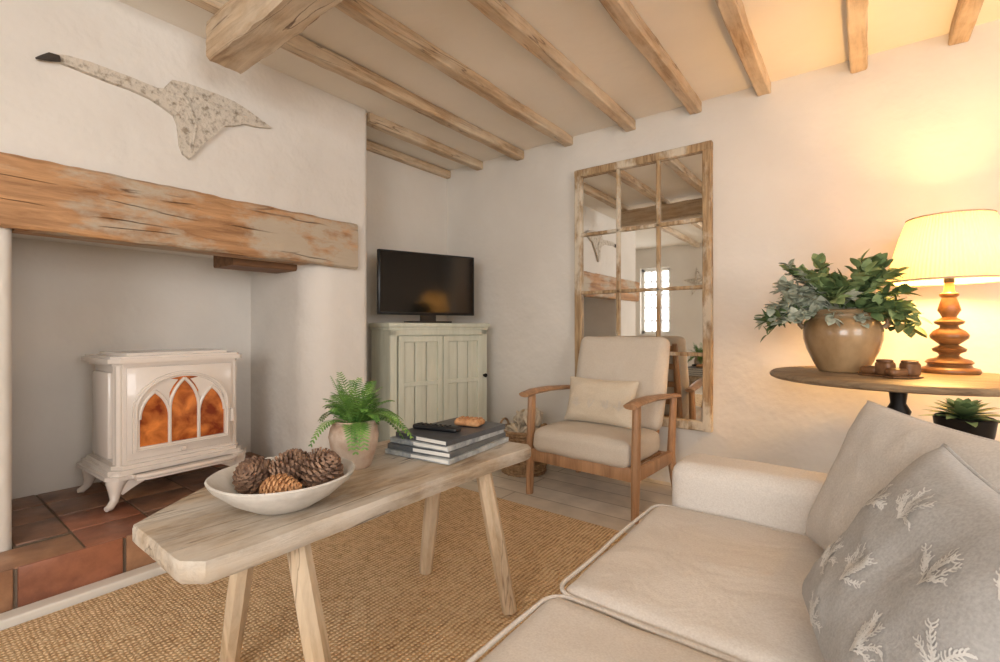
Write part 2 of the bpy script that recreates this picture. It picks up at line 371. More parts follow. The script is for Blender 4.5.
# ------------------------------------------------------------------ room shell
HC = 2.29
G().box((-3.4, -2.2, -.1), (2.4, 3.1, 0)).obj('floor', M_floor, smooth=0)
G().box((-3.4, -2.2, HC), (2.4, 3.1, HC+.1)).obj('ceiling', M_ceil, smooth=0)
G().box((-3.4, 2.95, 0), (2.4, 3.1, HC)).obj('wall_back', M_wall, smooth=0)
G().box((-3.4, 1.84, 0), (-2.83, 2.95, HC)).obj('wall_alcove', M_wall, smooth=0)
G().box((-3.4, -2.0, 0), (-3.2, -.35, HC)).obj('wall_left', M_wall, smooth=0)
def wall_open(name, axis, a0, a1, c0, c1, wins, mat):
    g = G(); wins = sorted(wins); cur = a0
    def bx(u0, u1, z0, z1):
        if u1-u0 < 1e-4 or z1-z0 < 1e-4: return
        if axis == 0: g.box((u0, c0, z0), (u1, c1, z1))
        else: g.box((c0, u0, z0), (c1, u1, z1))
    for (u0, u1, z0, z1) in wins:
        bx(cur, u0, 0, HC); bx(u0, u1, 0, z0); bx(u0, u1, z1, HC); cur = u1
    bx(cur, a1, 0, HC)
    return g.obj(name, mat, smooth=0)
winF = [(-3.0, -2.5, .85, 1.95), (-.4, 1.3, .8, 2.05)]
winR = [(-1.0, .8, .8, 2.05)]
wall_open('wall_front', 0, -3.4, 2.4, -2.2, -2.0, winF, M_wall)
wall_open('wall_right', 1, -2.0, 2.95, 2.2, 2.4, winR, M_wall)
def window(name, axis, c, u0, u1, z0, z1, nc, nr):
    g = G()
    def bx(a, b2, za, zb, t=.02):
        if axis == 0: g.box((a, c-t, za), (b2, c+t, zb), .003, 1)
        else: g.box((c-t, a, za), (c+t, b2, zb), .003, 1)
    bx(u0, u0+.05, z0, z1); bx(u1-.05, u1, z0, z1); bx(u0, u1, z0, z0+.05); bx(u0, u1, z1-.05, z1)
    for i in range(1, nc):
        x = u0+(u1-u0)*i/nc; bx(x-.012, x+.012, z0, z1, .012)
    for i in range(1, nr):
        z = z0+(z1-z0)*i/nr; bx(u0, u1, z-.012, z+.012, .012)
    g.obj(name, M_white, smooth=0)
window('window_1', 0, -2.1, *winF[0], 3, 5)
window('window_2', 0, -2.1, *winF[1], 4, 4)
window('window_3', 1, 2.3, *winR[0], 4, 4)
def area(name, loc, rot, sx, sy, e, col):
    l = bpy.data.lights.new(name, 'AREA'); l.shape = 'RECTANGLE'; l.size = sx; l.size_y = sy; l.energy = e; l.color = col
    o = bpy.data.objects.new(name, l); o.location = loc; o.rotation_euler = rot; scene.collection.objects.link(o)
area('daylight_window_1', (-2.75, -2.18, 1.4), (radians(90), 0, 0), .5, 1.1, 12, (.97, .98, 1))
area('daylight_window_2', (.45, -2.18, 1.43), (radians(90), 0, 0), 1.7, 1.25, 90, (1, .985, .97))
area('daylight_window_3', (2.38, -.1, 1.43), (radians(90), 0, radians(90)), 1.8, 1.25, 58, (1, .985, .97))

# chimney breast
def vbev(g, lo, hi, bs, seg=8):
    lo = Vector(lo); hi = Vector(hi)
    o = []
    for (b, cx, cy, a0) in ((bs[0], hi.x, hi.y, 0), (bs[1], lo.x, hi.y, 90), (bs[2], lo.x, lo.y, 180), (bs[3], hi.x, lo.y, 270)):
        sx = -1 if cx == hi.x else 1; sy = -1 if cy == hi.y else 1
        for i in range(seg+1):
            a = radians(a0+90*i/seg); o.append((cx+sx*b+b*cos(a), cy+sy*b+b*sin(a), lo.z))
    g.prism(o, (0, 0, hi.z-lo.z))
g = G(); vbev(g, (-3.4, -.35, 1.37), (-2.42, 1.84, HC), (.05, .002, .002, .05)); g.obj('chimney_breast', M_breast, smooth=40)
g = G(); vbev(g, (-3.4, 1.445, 0), (-2.42, 1.84, 1.37), (.05, .002, .002, .16)); g.obj('wall_fireplace_right', M_breast, smooth=40)
g = G(); vbev(g, (-3.4, -.35, 0), (-2.42, .29, 1.37), (.03, .002, .002, .05)); g.obj('wall_fireplace_left', M_breast, smooth=40)
G().box((-3.4, .29, 0), (-3.12, 1.445, 1.37)).obj('wall_fireplace_back', M_breast, smooth=0)
g = G(); beamgeo(g, (-2.418, -.33, 1.302), (-2.375, 1.72, 1.562), 1, b=.010, jit=.010, n=150, seed=3, fine=.6)
beamgeo(g, (-2.53, .295, 1.304), (-2.415, 1.44, 1.366), 1, b=.008, jit=.002, n=40, seed=3)
g.obj('mantel_beam', M_mantel, smooth=35)
g = G(); beamgeo(g, (-2.80, 1.10, 1.275), (-2.56, 1.444, 1.366), 1, b=.01, jit=.004, n=20, seed=5)
g.obj('lintel_timber', M_lintel, smooth=40)
# hearth of quarry tiles
g = G(); g.box((-3.12, .292, 0), (-2.415, 1.443, .155)); g.box((-2.416, -.02, 0), (-2.212, 1.443, .155), mi=0)
rnd = random.Random(4); ts = .235
xs = -2.214
while xs > -3.11:
    xa = max(-3.118, xs-ts); ya = -.02
    while ya < 1.44:
        yb = min(1.442, ya+ts)
        a_, b_ = ya, yb
        if xa < -2.42 and a_ < .295 and b_ > .295 and xs < -2.415: a_ = .295
        ok = not (xs < -2.415 and b_ <= .295)
        if ok and b_-a_ > .02:
            xaa = xa
            if xa < -2.42 < xs and a_ < .29: xaa = -2.416
            h_ = .160+rnd.uniform(-.001, .0015)
            g.box((xaa+.004, a_+.004, .13), (xs-.004, b_-.004, h_), .004, 2, mi=rnd.choice([1, 2, 2, 3]))
        ya += ts
    xs -= ts
ya = -.02
while ya < 1.44:
    yb = min(1.442, ya+.29); g.box((-2.22, ya+.005, .006), (-2.203+rnd.uniform(-.001, .001), yb-.005, .163), .006, 2, mi=rnd.choice([1, 3, 1])); ya += .29
g.obj('hearth', [M_grout, M_t1, M_t2, M_t3], smooth=30)
G().box((-2.2, -.34, 0), (-2.135, 2.1, .035), .006, 2).obj('trim_1', M_white, smooth=0)

g = G(); g.box((-2.125, -1.2, 0.001), (.9, 2.08, .012), .005, 2)
g.obj('seagrass_rug', M_rug, smooth=0)

# ceiling joists
jx = [-2.46, -2.06, -1.64, -1.19, -.787, -.424, -.017, .348, .74, 1.14, 1.55, 1.95]
for i, x in enumerate(jx):
    y0 = 1.845 if x < -2.4 else -1.99
    g = G(); beamgeo(g, (x-.034, y0, 2.225), (x+.034, 2.948, 2.289), 1, b=.006, jit=.010, n=120 if y0 < 0 else 30, seed=i+1, fine=.35)
    g.obj('ceiling_joist' if i == 0 else 'ceiling_joist.%03d' % i, M_joist, smooth=30)
g = G(); beamgeo(g, (-2.828, 1.845, 2.225), (-2.78, 2.945, 2.288), 1, b=.008, jit=.004, n=16, seed=30)
g.obj('wall_plate_timber', M_joist, smooth=40)
g = G(); beamgeo(g, (-2.14, .81, 2.055), (2.19, .96, 2.222), 0, b=.012, jit=.014, n=160, seed=12, fine=.5)
g.obj('cross_beam', M_beamX, smooth=30)

# goose plaque
go = [(.352, 1.936), (.362, 1.952), (.389, 1.972), (.43, 1.985), (.499, 1.991), (.626, 1.986), (.72, 1.978), (.745, 1.985), (.776, 2.036), (.83, 2.045), (.886, 2.045), (.96, 2.045), (1.038, 2.039), (1.1, 2.02), (1.218, 1.974), (1.15, 1.955), (1.085, 1.949), (1.04, 1.925), (.993, 1.908), (.95, 1.85), (.907, 1.80), (.846, 1.71), (.82, 1.725), (.807, 1.761), (.799, 1.847), (.785, 1.885), (.750, 1.903), (.695, 1.926), (.63, 1.936), (.561, 1.938), (.469, 1.947), (.41, 1.952)]
goose = empty('goose_wall_plaque')
g = G(); g.prism([(-2.419, y, z) for y, z in go], (.022, 0, 0)); g.obj('goose_body', M_goose, goose, smooth=0)
g = G(); g.tube([(-2.396, .345, 1.934), (-2.396, .362, 1.944), (-2.396, .385, 1.957), (-2.396, .41, 1.962)], [.003, .009, .016, .012], n=10); g.obj('goose_head', M_goosedk, goose)
g = G()
g.tube([(-2.396, .78, 2.02), (-2.396, .84, 1.96), (-2.396, .87, 1.86), (-2.396, .85, 1.73)], [.004, .006, .006, .003], n=8)
g.tube([(-2.396, .85, 2.02), (-2.396, .95, 1.99), (-2.396, 1.08, 1.985), (-2.396, 1.19, 1.972)], [.004, .006, .006, .003], n=8)
g.obj('goose_wing_relief', M_goose, goose)

# ------------------------------------------------------------------ mirror
mir = empty('window_pane_mirror')
mx0, mx1, mz0, mz1 = -1.574, -.69, .349, 2.03
G().box((mx0+.02, 2.925, mz0+.02), (mx1-.02, 2.935, mz1-.02)).obj('mirror_glass', M_mirror, mir, smooth=0)
g = G()
beamgeo(g, (mx0, 2.90, mz0), (mx0+.05, 2.946, mz1), 2, b=.005, jit=.003, n=20)
beamgeo(g, (mx1-.05, 2.90, mz0), (mx1, 2.946, mz1), 2, b=.005, jit=.003, n=20, seed=2)
beamgeo(g, (mx0, 2.90, mz0), (mx1, 2.946, mz0+.055), 0, b=.005, jit=.003, n=14, seed=3)
beamgeo(g, (mx0, 2.90, mz1-.05), (mx1, 2.946, mz1), 0, b=.005, jit=.003, n=14, seed=4)
for i in (1, 2):
    x = mx0+.05+(mx1-mx0-.1)*i/3; g.box((x-.011, 2.908, mz0+.03), (x+.011, 2.93, mz1-.03), .004, 1)
for i in (1, 2, 3):
    z = mz0+.05+(mz1-mz0-.1)*i/4; g.box((mx0+.03, 2.908, z-.011), (mx1-.03, 2.93, z+.011), .004, 1)
g.obj('mirror_frame', M_mirrorwood, mir, smooth=40)

g = G(); o = []
for i in range(10):
    a = pi/2+i*pi/5+.15; r = .25 if i % 2 == 0 else .085
    o.append((-2.05+r*cos(a), -1.999, 1.68+r*sin(a)))
c = (-2.05, -1.94, 1.68)
g.add(o+[c], [[i, (i+1) % 10, 10] for i in range(10)]+[list(range(10))])
g.obj('starfish_wall_ornament', M_goose, smooth=0)

# ------------------------------------------------------------------ stove
st = empty('wood_burning_stove', (-2.655, .885, .1625), radians(92))
st.scale = (1.05, 1.05, 1.03)
g = G()
g.box((-.235, .0, .14), (.235, .29, .61), .02, 3)
bay = [(-.245, -.0, .15), (-.222, -.045, .15), (.222, -.045, .15), (.245, 0, .15)]
g.prism(bay, (0, 0, .46))
for s in (-1, 1):
    g.box((s*.24-.012, .04, .19), (s*.24+.012, .25, .57), .008, 2)
    g.tube([(s*.232, -.03, .16), (s*.232, -.03, .60)], .014, n=12)
tp = lambda e, z, h: g.prism([(-.25-e, .30+e, z), (-.25-e, -.015-e, z), (-.225-e*.7, -.055-e, z), (.225+e*.7, -.055-e, z), (.25+e, -.015-e, z), (.25+e, .30+e, z)], (0, 0, h))
tp(.004, .60, .014); tp(.022, .612, .020); tp(.012, .630, .012); tp(-.03, .640, .014)
tp(.008, .155, .018); tp(.022, .135, .022); tp(.036, .12, .016)
g.obj('stove_body', M_stove, st, smooth=30)
g = G()
g.prism([(-.20, -.05, .118), (-.20, -.13, .118), (-.17, -.15, .118), (.17, -.15, .118), (.20, -.13, .118), (.20, -.05, .118)], (0, 0, .018))
g.tube([(-.2, -.132, .136), (-.17, -.153, .136), (.17, -.153, .136), (.2, -.132, .136)], .009, n=8)
ap = [(-.27, -.065, .122)]
for i in range(17):
    t = i/16; ap.append((-.23+.46*t, -.065, .118-.065*(1-sin(pi*t))**1.5))
ap += [(.27, -.065, .122)]
g.prism(ap, (0, .012, 0))
g.obj('ash_lip', M_stove, st, smooth=40)
g = G()
for sx in (-1, 1):
    for (y, f) in ((-.04, -1), (.27, 1)):
        pts = [(sx*.23, y, .13), (sx*.25, y+f*.008, .10), (sx*.252, y+f*.014, .065), (sx*.257, y+f*.022, .035), (sx*.275, y+f*.032, .014), (sx*.288, y+f*.038, .012)]
        g.tube(pts, [.038, .034, .022, .016, .015, .011], n=12)
g.obj('stove_legs', M_stove, st, smooth=60)
yf = -.045
g = G()
def arch(w, z0, zs, rise, k=26):
    pts = [(-w, z0)]
    for i in range(k+1):
        a = pi-pi*i/k
        pts.append((w*cos(a), zs+rise*sin(a)))
    pts.append((w, z0)); return pts
outer = arch(.196, .222, .40, .165); inner = arch(.172, .245, .40, .142)
g.box((-.212, yf-.012, .19), (.212, yf, .592), .004, 2)
k = len(outer)
vs = [(x, yf-.028, z) for x, z in outer]+[(x, yf-.028, z) for x, z in inner]+[(x, yf-.012, z) for x, z in outer]+[(x, yf-.010, z) for x, z in inner]
fs = []
for i in range(k):
    j = (i+1) % k
    fs += [[i, j, k+j, k+i], [i, j, 2*k+j, 2*k+i], [k+i, k+j, 3*k+j, 3*k+i]]
g.add(vs, fs)
g.tube([(x, yf-.030, z) for x, z in arch(.184, .233, .40, .153)], .006, n=8, closed=True)
yt = yf-.024
for x in (-.059, .059): g.tube([(x, yt, .245), (x, yt, .40)], .0075, n=8)
def lancet(x0, x1, zs, h):
    """true pointed arch: two arcs, each centred past the opposite springing"""
    pts = []; xm = (x0+x1)/2; hw = (x1-x0)/2
    R_ = (h*h+hw*hw)/(2*hw)
    a1 = math.asin(min(1, h/R_))
    for i in range(9):
        a = a1*i/8; pts.append((x0+R_-R_*cos(a), yt, zs+R_*sin(a)))
    for i in range(8, -1, -1):
        a = a1*i/8; pts.append((x1-R_+R_*cos(a), yt, zs+R_*sin(a)))
    return pts
g.tube(lancet(-.059, .059, .395, .138), .0075, n=8)
g.tube(lancet(-.172, -.059, .365, .118), .0075, n=8)
g.tube(lancet(.059, .172, .365, .118), .0075, n=8)
g.obj('stove_door', M_stove, st, smooth=40)
g = G(); g.prism([(x, yf-.014, z) for x, z in arch(.174, .242, .40, .144)], (0, -.003, 0)); g.obj('stove_glass', M_ember, st, smooth=0)
# enamel spandrels that fill the space above the side lancets
g = G()
for s in (-1, 1):
    la = [(p[0]*s, p[2]) for p in lancet(.059, .172, .365, .118)]
    up_ = [(s*x, z) for x, z in [(.172*cos(a), .40+.142*sin(a)) for a in [radians(q) for q in (0, 10, 20, 30, 40, 50, 60, 70)]]]
    poly = la[::-1]+[(s*.059, .47), (s*.045, .50), (s*.025, .527)]+up_[::-1]
    g.prism([(x, yf-.017, z) for x, z in poly], (0, -.004, 0))
g.obj('door_spandrels', M_stove, st, smooth=0)
g = G()
g.tube([(.204, yf+.0, .36), (.208, yf-.025, .36), (.208, yf-.03, .30)], [.006, .008, .011], n=10)
g.lathe([(0, -.004), (.012, -.004), (.014, .002), (.010, .008), (0, .009)], (0, 0, 0), 16, M=Matrix.Translation((0, yf-.012, .205)) @ Matrix.Rotation(radians(90), 4, 'X'))
g.obj('stove_handle', M_stove, st)

# ------------------------------------------------------------------ cabinet + tv
cb = empty('corner_cabinet', (-2.3335, 2.3835, 0), radians(75))
g = G(); W = .3875
g.box((-W, 0.012, .03), (W, .31, .955), .003, 1)
g.box((-W-.018, -.02, .955), (W+.018, .315, .985), .008, 2)
g.box((-W-.008, -.008, .935), (W+.008, .312, .957), .006, 2)
g.box((-W-.01, -.006, 0), (W+.01, .312, .09), .005, 1)
for (x0, x1) in ((-W, -W+.05), (W-.05, W)): g.box((x0, -.004, .09), (x1, .014, .94), .003, 1)
g.box((-W, -.004, .90), (W, .014, .94), .003, 1); g.box((-W, -.004, .09), (W, .014, .14), .003, 1)
g.obj('cabinet_carcass', M_cab, cb, smooth=30)
g = G()
for s in (0, 1):
    x0 = -W+.054 if s == 0 else .003; x1 = -.003 if s == 0 else W-.054
    for (a, b2) in ((x0, x0+.04), (x1-.04, x1)): g.box((a, -.020, .145), (b2, 0, .895), .003, 1)
    for (za, zb) in ((.145, .20), (.855, .895), (.56, .59)): g.box((x0, -.018, za), (x1, 0, zb), .003, 1)
    n = 3; xa = x0+.035; xb = x1-.035
    for i in range(n):
        g.box((xa+(xb-xa)*i/n+.003, -.007, .18), (xa+(xb-xa)*(i+1)/n-.003, .008, .87), .004, 1)
g.obj('cabinet_doors', M_cab, cb, smooth=30)
g = G(); g.lathe([(0, 0), (.008, 0), (.007, .012), (.015, .02), (.014, .028), (0, .032)], n=20, M=Matrix.Translation((W-.03, -.004, .6)) @ Matrix.Rotation(radians(90), 4, 'X'))
g.obj('cabinet_knob', M_black, cb)

tv = empty('television', (-2.42, 2.345, .986), radians(70))
g = G(); g.box((-.365, 0, .055), (.365, .035, .49), .006, 2); g.box((-.2, .03, .12), (.2, .065, .36), .01, 2)
g.box((-.06, .01, .006), (.06, .03, .08), .004, 1); g.box((-.15, -.06, 0), (.15, .10, .012), .004, 2)
g.obj('tv_case', M_tv, tv, smooth=30)
G().box((-.352, -.0015, .073), (.352, .002, .478)).obj('tv_screen', M_screen, tv, smooth=0)

# ------------------------------------------------------------------ coffee table
ct = empty('rustic_coffee_table')
outl = [(-1.268, .333), (-1.0, .333), (-.963, .365), (-.965, .9), (-.960, 1.435), (-.985, 1.456), (-1.42, 1.452), (-1.452, 1.42), (-1.456, .9), (-1.454, .578)]
g = G(); R = []
for i, p in enumerate(outl):
    q = outl[(i+1) % len(outl)]; L_ = sqrt((q[0]-p[0])**2+(q[1]-p[1])**2); n = max(1, int(L_/.025))
    for j in range(n):
        x = p[0]+(q[0]-p[0])*j/n; y = p[1]+(q[1]-p[1])*j/n; nv = noise.noise_vector(Vector((x*6, y*6, 0)))*.006+noise.noise_vector(Vector((x*22, y*22, 0)))*.0035
        R.append((x+nv.x, y+nv.y))
cx, cy = -1.21, .9
lay = [(.980, .474), (1.0, .484), (1.0, .511), (.991, .5185)]
vs = []; k = len(R)
for (s, z) in lay:
    for (x, y) in R:
        vs.append((cx+(x-cx)*s, cy+(y-cy)*(1-(1-s)*.5), z+.0012*noise.noise(Vector((x*9, y*9, 1)))))
fs = [list(range(k)), [3*k+i for i in range(k)]]
for l in range(3):
    for i in range(k): fs.append([l*k+i, l*k+(i+1) % k, (l+1)*k+(i+1) % k, (l+1)*k+i])
g.add(vs, fs); g.obj('table_top', M_tablewood, ct, smooth=50)
g = G()
for y in (.58, 1.25):
    cl = [(-1.44, y-.045, .476), (-1.36, y-.045, .432), (-1.06, y-.045, .432), (-.985, y-.045, .476)]
    g.prism(cl, (0, .09, 0))
g.obj('table_cleats', M_tablewood, ct, smooth=0)
g = G()
for a, b2 in (((-1.03, .58, .47), (-.93, .61, .019)), ((-1.24, .57, .47), (-1.36, .57, .019)), ((-1.03, 1.25, .47), (-.92, 1.257, .019)), ((-1.25, 1.25, .47), (-1.33, 1.27, .019))):
    g.tube([a, (Vector(a)+Vector(b2))/2, b2], [.027, .029, .025], n=8, up=(1, 0, 0))
g.obj('table_legs', M_legwood, ct, smooth=30)

# bowl with pinecones
bc = Vector((-1.122, .60, .5195)); bowl = empty('bowl_of_pinecones', bc)
g = G()
S = .90
g.lathe([(r*S, z) for r, z in [(0, .004), (.075, .0), (.085, .004), (.13, .028), (.172, .060), (.180, .071), (.183, .077), (.178, .080), (.168, .070), (.125, .036), (.08, .016), (0, .012)]], n=64, wob=.025)
g.obj('bowl', M_bowl, bowl, smooth=50)
def pinecone(g, c, axis, L_, r, mi=0, open_=1.0):
    q = Vector((0, 0, 1)).rotation_difference(Vector(axis).normalized()).to_matrix().to_4x4()
    M = Matrix.Translation(c) @ q
    prof = [(r*.72*max(.02, sin(pi*min(1, (i/14)**.8))), -L_/2+L_*i/14) for i in range(15)]
    g.lathe(prof, n=14, mi=mi, M=M)
    n = 110
    for i in range(n):
        t = (i+.5)/n; z = -L_/2+L_*t; rr = r*.62*sin(pi*(t*.9+.06)**.8)
        th = i*2.39996; tilt = (t-.35)*1.3
        ln = r*.5*open_*(.6+.6*sin(pi*t)); w = r*.24
        d = Vector((cos(th), sin(th), 0)); s = Vector((-sin(th), cos(th), 0)); u = Vector((0, 0, 1))
        dir_ = (d*cos(tilt)+u*sin(tilt)).normalized(); nrm = dir_.cross(s).normalized()
        b0 = d*rr+u*z; tip = b0+dir_*ln
        vs = [b0-s*w*.5, b0+s*w*.5, tip-dir_*ln*.3+s*w, tip, tip-dir_*ln*.3-s*w]
        th_ = nrm*r*.09
        vs2 = [v+th_ for v in vs]; vs2[3] = tip+th_*1.8
        g.add([*vs, *vs2], [[0, 1, 2, 3, 4], [5, 9, 8, 7, 6], [1, 6, 7, 2], [2, 7, 8, 3], [3, 8, 9, 4], [4, 9, 5, 0]], mi, M)
g = G()
pinecone(g, (-.062, -.042, .068), (.3, -.5, .45), .085, .042)
pinecone(g, (-.045, .050, .072), (-.8, .3, .5), .085, .040)
pinecone(g, (.060, .065, .075), (.5, .2, .8), .09, .044)
pinecone(g, (-.005, .015, .082), (.2, .9, .25), .085, .038)
pinecone(g, (.02, .085, .082), (.6, .9, .15), .08, .036)
g.obj('pinecones_dark', M_conedk, bowl, smooth=0)
g = G(); pinecone(g, (.050, -.035, .058), (.9, .6, .1), .085, .036, open_=.6); pinecone(g, (-.01, -.01, .045), (.1, .6, .1), .08, .034, open_=.6)
g.obj('pinecones_light', M_conelt, bowl, smooth=0)

# potted fern
def frond(g, base, ang, L_, rise, droop, wl=.034, n=17, mi=0):
    d = Vector((cos(ang), sin(ang), 0)); pts = []
    for i in range(n+1):
        t = i/n; pts.append(base+d*L_*t*(1-.15*t)+Vector((0, 0, rise*t-droop*t*t)))
    g.tube(pts, [.0016*(1-.7*i/n) for i in range(n+1)], n=5, mi=mi)
    for i in range(2, n+1):
        t = i/n; p = pts[i]; tg = (pts[i]-pts[i-1]).normalized(); s = tg.cross(Vector((0, 0, 1))).normalized(); up = s.cross(tg)
        w = wl*(1-abs(t-.42)*1.25)**.8 if abs(t-.42)*1.25 < .95 else wl*.1
        if w < .003: w = .003
        for sg in (-1, 1):
            dr = (s*sg+tg*.45-up*.12).normalized(); tip = p+dr*w; hw = L_/n*.45
            g.add([p-tg*hw*.6, p+tg*hw*.6, p+dr*w*.55+tg*hw-up*.001, tip, p+dr*w*.55-tg*hw*.8], [[0, 1, 2, 3, 4]], mi)
fp = Vector((-1.262, .90, .5195)); fern = empty('potted_fern', fp)
g = G(); g.lathe([(0, 0), (.050, 0), (.054, .006), (.068, .055), (.075, .095), (.070, .122), (.064, .132), (.068, .142), (.064, .146), (.058, .138), (.058, .12), (0, .12)], n=40, wob=.03)
g.obj('fern_pot', M_terra, fern, smooth=50)
g = G(); random.seed(3)
for i in range(48):
    a = i*2.4+random.uniform(-.3, .3); k = random.random()
    L_ = (.09+.12*k)*(.75 if sin(a) < -.3 else 1.0); rise = .20*(1-k*.4)+random.uniform(-.02, .02); dr = .05+.12*k
    frond(g, Vector((random.uniform(-.02, .02), random.uniform(-.02, .02), .125)), a, L_, rise, dr, wl=random.uniform(.028, .040))
g.obj('fern_fronds', M_fern, fern, smooth=0)

# books
bk = empty('stack_of_books', (-1.16, 1.065, .52), radians(6))
g = G()
def book(g, x0, y0, w, l, z, t, mc, rot):
    M = Matrix.Translation((x0, y0, 0)) @ Matrix.Rotation(rot, 4, 'Z')
    g.box((0, 0, z), (w, l, z+.003), .001, 1, mi=mc, M=M); g.box((0, 0, z+t-.003), (w, l, z+t), .001, 1, mi=mc, M=M)
    g.box((0, 0, z), (w*.42, .004, z+t), .002, 1, mi=mc, M=M); g.box((w-.004, 0, z), (w, l, z+t), .002, 1, mi=mc, M=M)
    g.box((.004, .003, z+.003), (w-.004, l-.004, z+t-.003), 0, mi=0, M=M)
book(g, -.14, 0, .275, .37, .001, .016, 2, 0)
book(g, -.135, .006, .265, .36, .0175, .018, 3, radians(1.5))
book(g, -.137, .020, .255, .34, .0360, .017, 2, radians(-1))
book(g, -.12, .03, .235, .33, .0535, .018, 1, radians(-4))
g.obj('books', [M_bookw, M_bookd, M_bookb, M_bookg], bk, smooth=0)
g = G(); g.box((-.09, -.022, .0), (.09, .022, .016), .006, 3)
for i in range(7):
    for j in (-1, 1): g.box((-.07+i*.02-.004, j*.009-.004, .016), (-.07+i*.02+.004, j*.009+.004, .0185), .001, 1)
g.obj('remote_control', M_remote, loc=(-1.19, 1.19, .592), rotz=radians(12))
g = G(); g.rbox((-.05, -.035, 0), (.05, .035, .022), .010, cuts=8, wr=.003)
for i in range(5):
    for j in range(3): g.rbox((-.045+i*.018, -.03+j*.02, .016), (-.029+i*.018, -.012+j*.02, .028), .006, cuts=3)
g.obj('wooden_trinket', M_conelt, loc=(-1.15, 1.32, .592), rotz=.3)

# ------------------------------------------------------------------ armchair
th = radians(-3)
CO = Vector((-1.200, 2.262, 0))
ch = empty('wooden_armchair', CO, th)
g = G(); w = .320
for s in (-1, 1):
    g.tube([(s*w, -.01, 0), (s*w, .0, .28), (s*w, .012, .57)], [.022, .027, .024], n=8, sx=1.1, sy=.85, up=(0, 1, 0))
    g.tube([(s*w, .53, 0), (s*w, .46, .24), (s*w, .50, .555)], [.020, .027, .022], n=8, sx=1.1, sy=.85, up=(0, 1, 0))
    g.tube([(s*w, -.065, .572), (s*w, .02, .583), (s*w, .18, .585), (s*w, .36, .575), (s*w, .55, .560)], [.036, .040, .038, .034, .028], n=10, sx=.42, sy=1.0, up=(0, 0, 1))
    g.box((s*w-.014, 0, .195), (s*w+.014, .48, .262), .005, 2)
g.box((-w, -.012, .19), (w, .014, .262), .006, 2)
g.box((-w, .44, .19), (w, .465, .25), .006, 2)
for s in (-1, 1): g.tube([(s*.235, .42, .22), (s*.235, .50, .55), (s*.235, .575, .85)], [.020, .022, .016], n=8, up=(0, 1, 0))
for i in range(5):
    t = i/4; z = .36+.46*t; y = .465+.105*t; g.box((-.235, y-.004, z-.018), (.235, y+.010, z+.018), .004, 1)
for i in range(6):
    x = -.25+.1*i; g.box((x-.02, .0, .235), (x+.02, .45, .247), .003, 1)
g.obj('chair_frame', M_chairwood, ch, smooth=35)
g = G(); g.rbox((-.295, -.035, .25), (.295, .40, .385), .045, cuts=16, puff=.02, wr=.005, seed=2)
g.obj('seat_cushion', M_chairc, ch, smooth=180)
g = G(); M = Matrix.Translation((0, .41, .37)) @ Matrix.Rotation(radians(-13.5), 4, 'X')
g.rbox((-.285, -.050, 0), (.285, .040, .54), .040, cuts=16, wr=.005, seed=4, puffside=.008, M=M)
g.obj('back_cushion', M_chairc, ch, smooth=180)

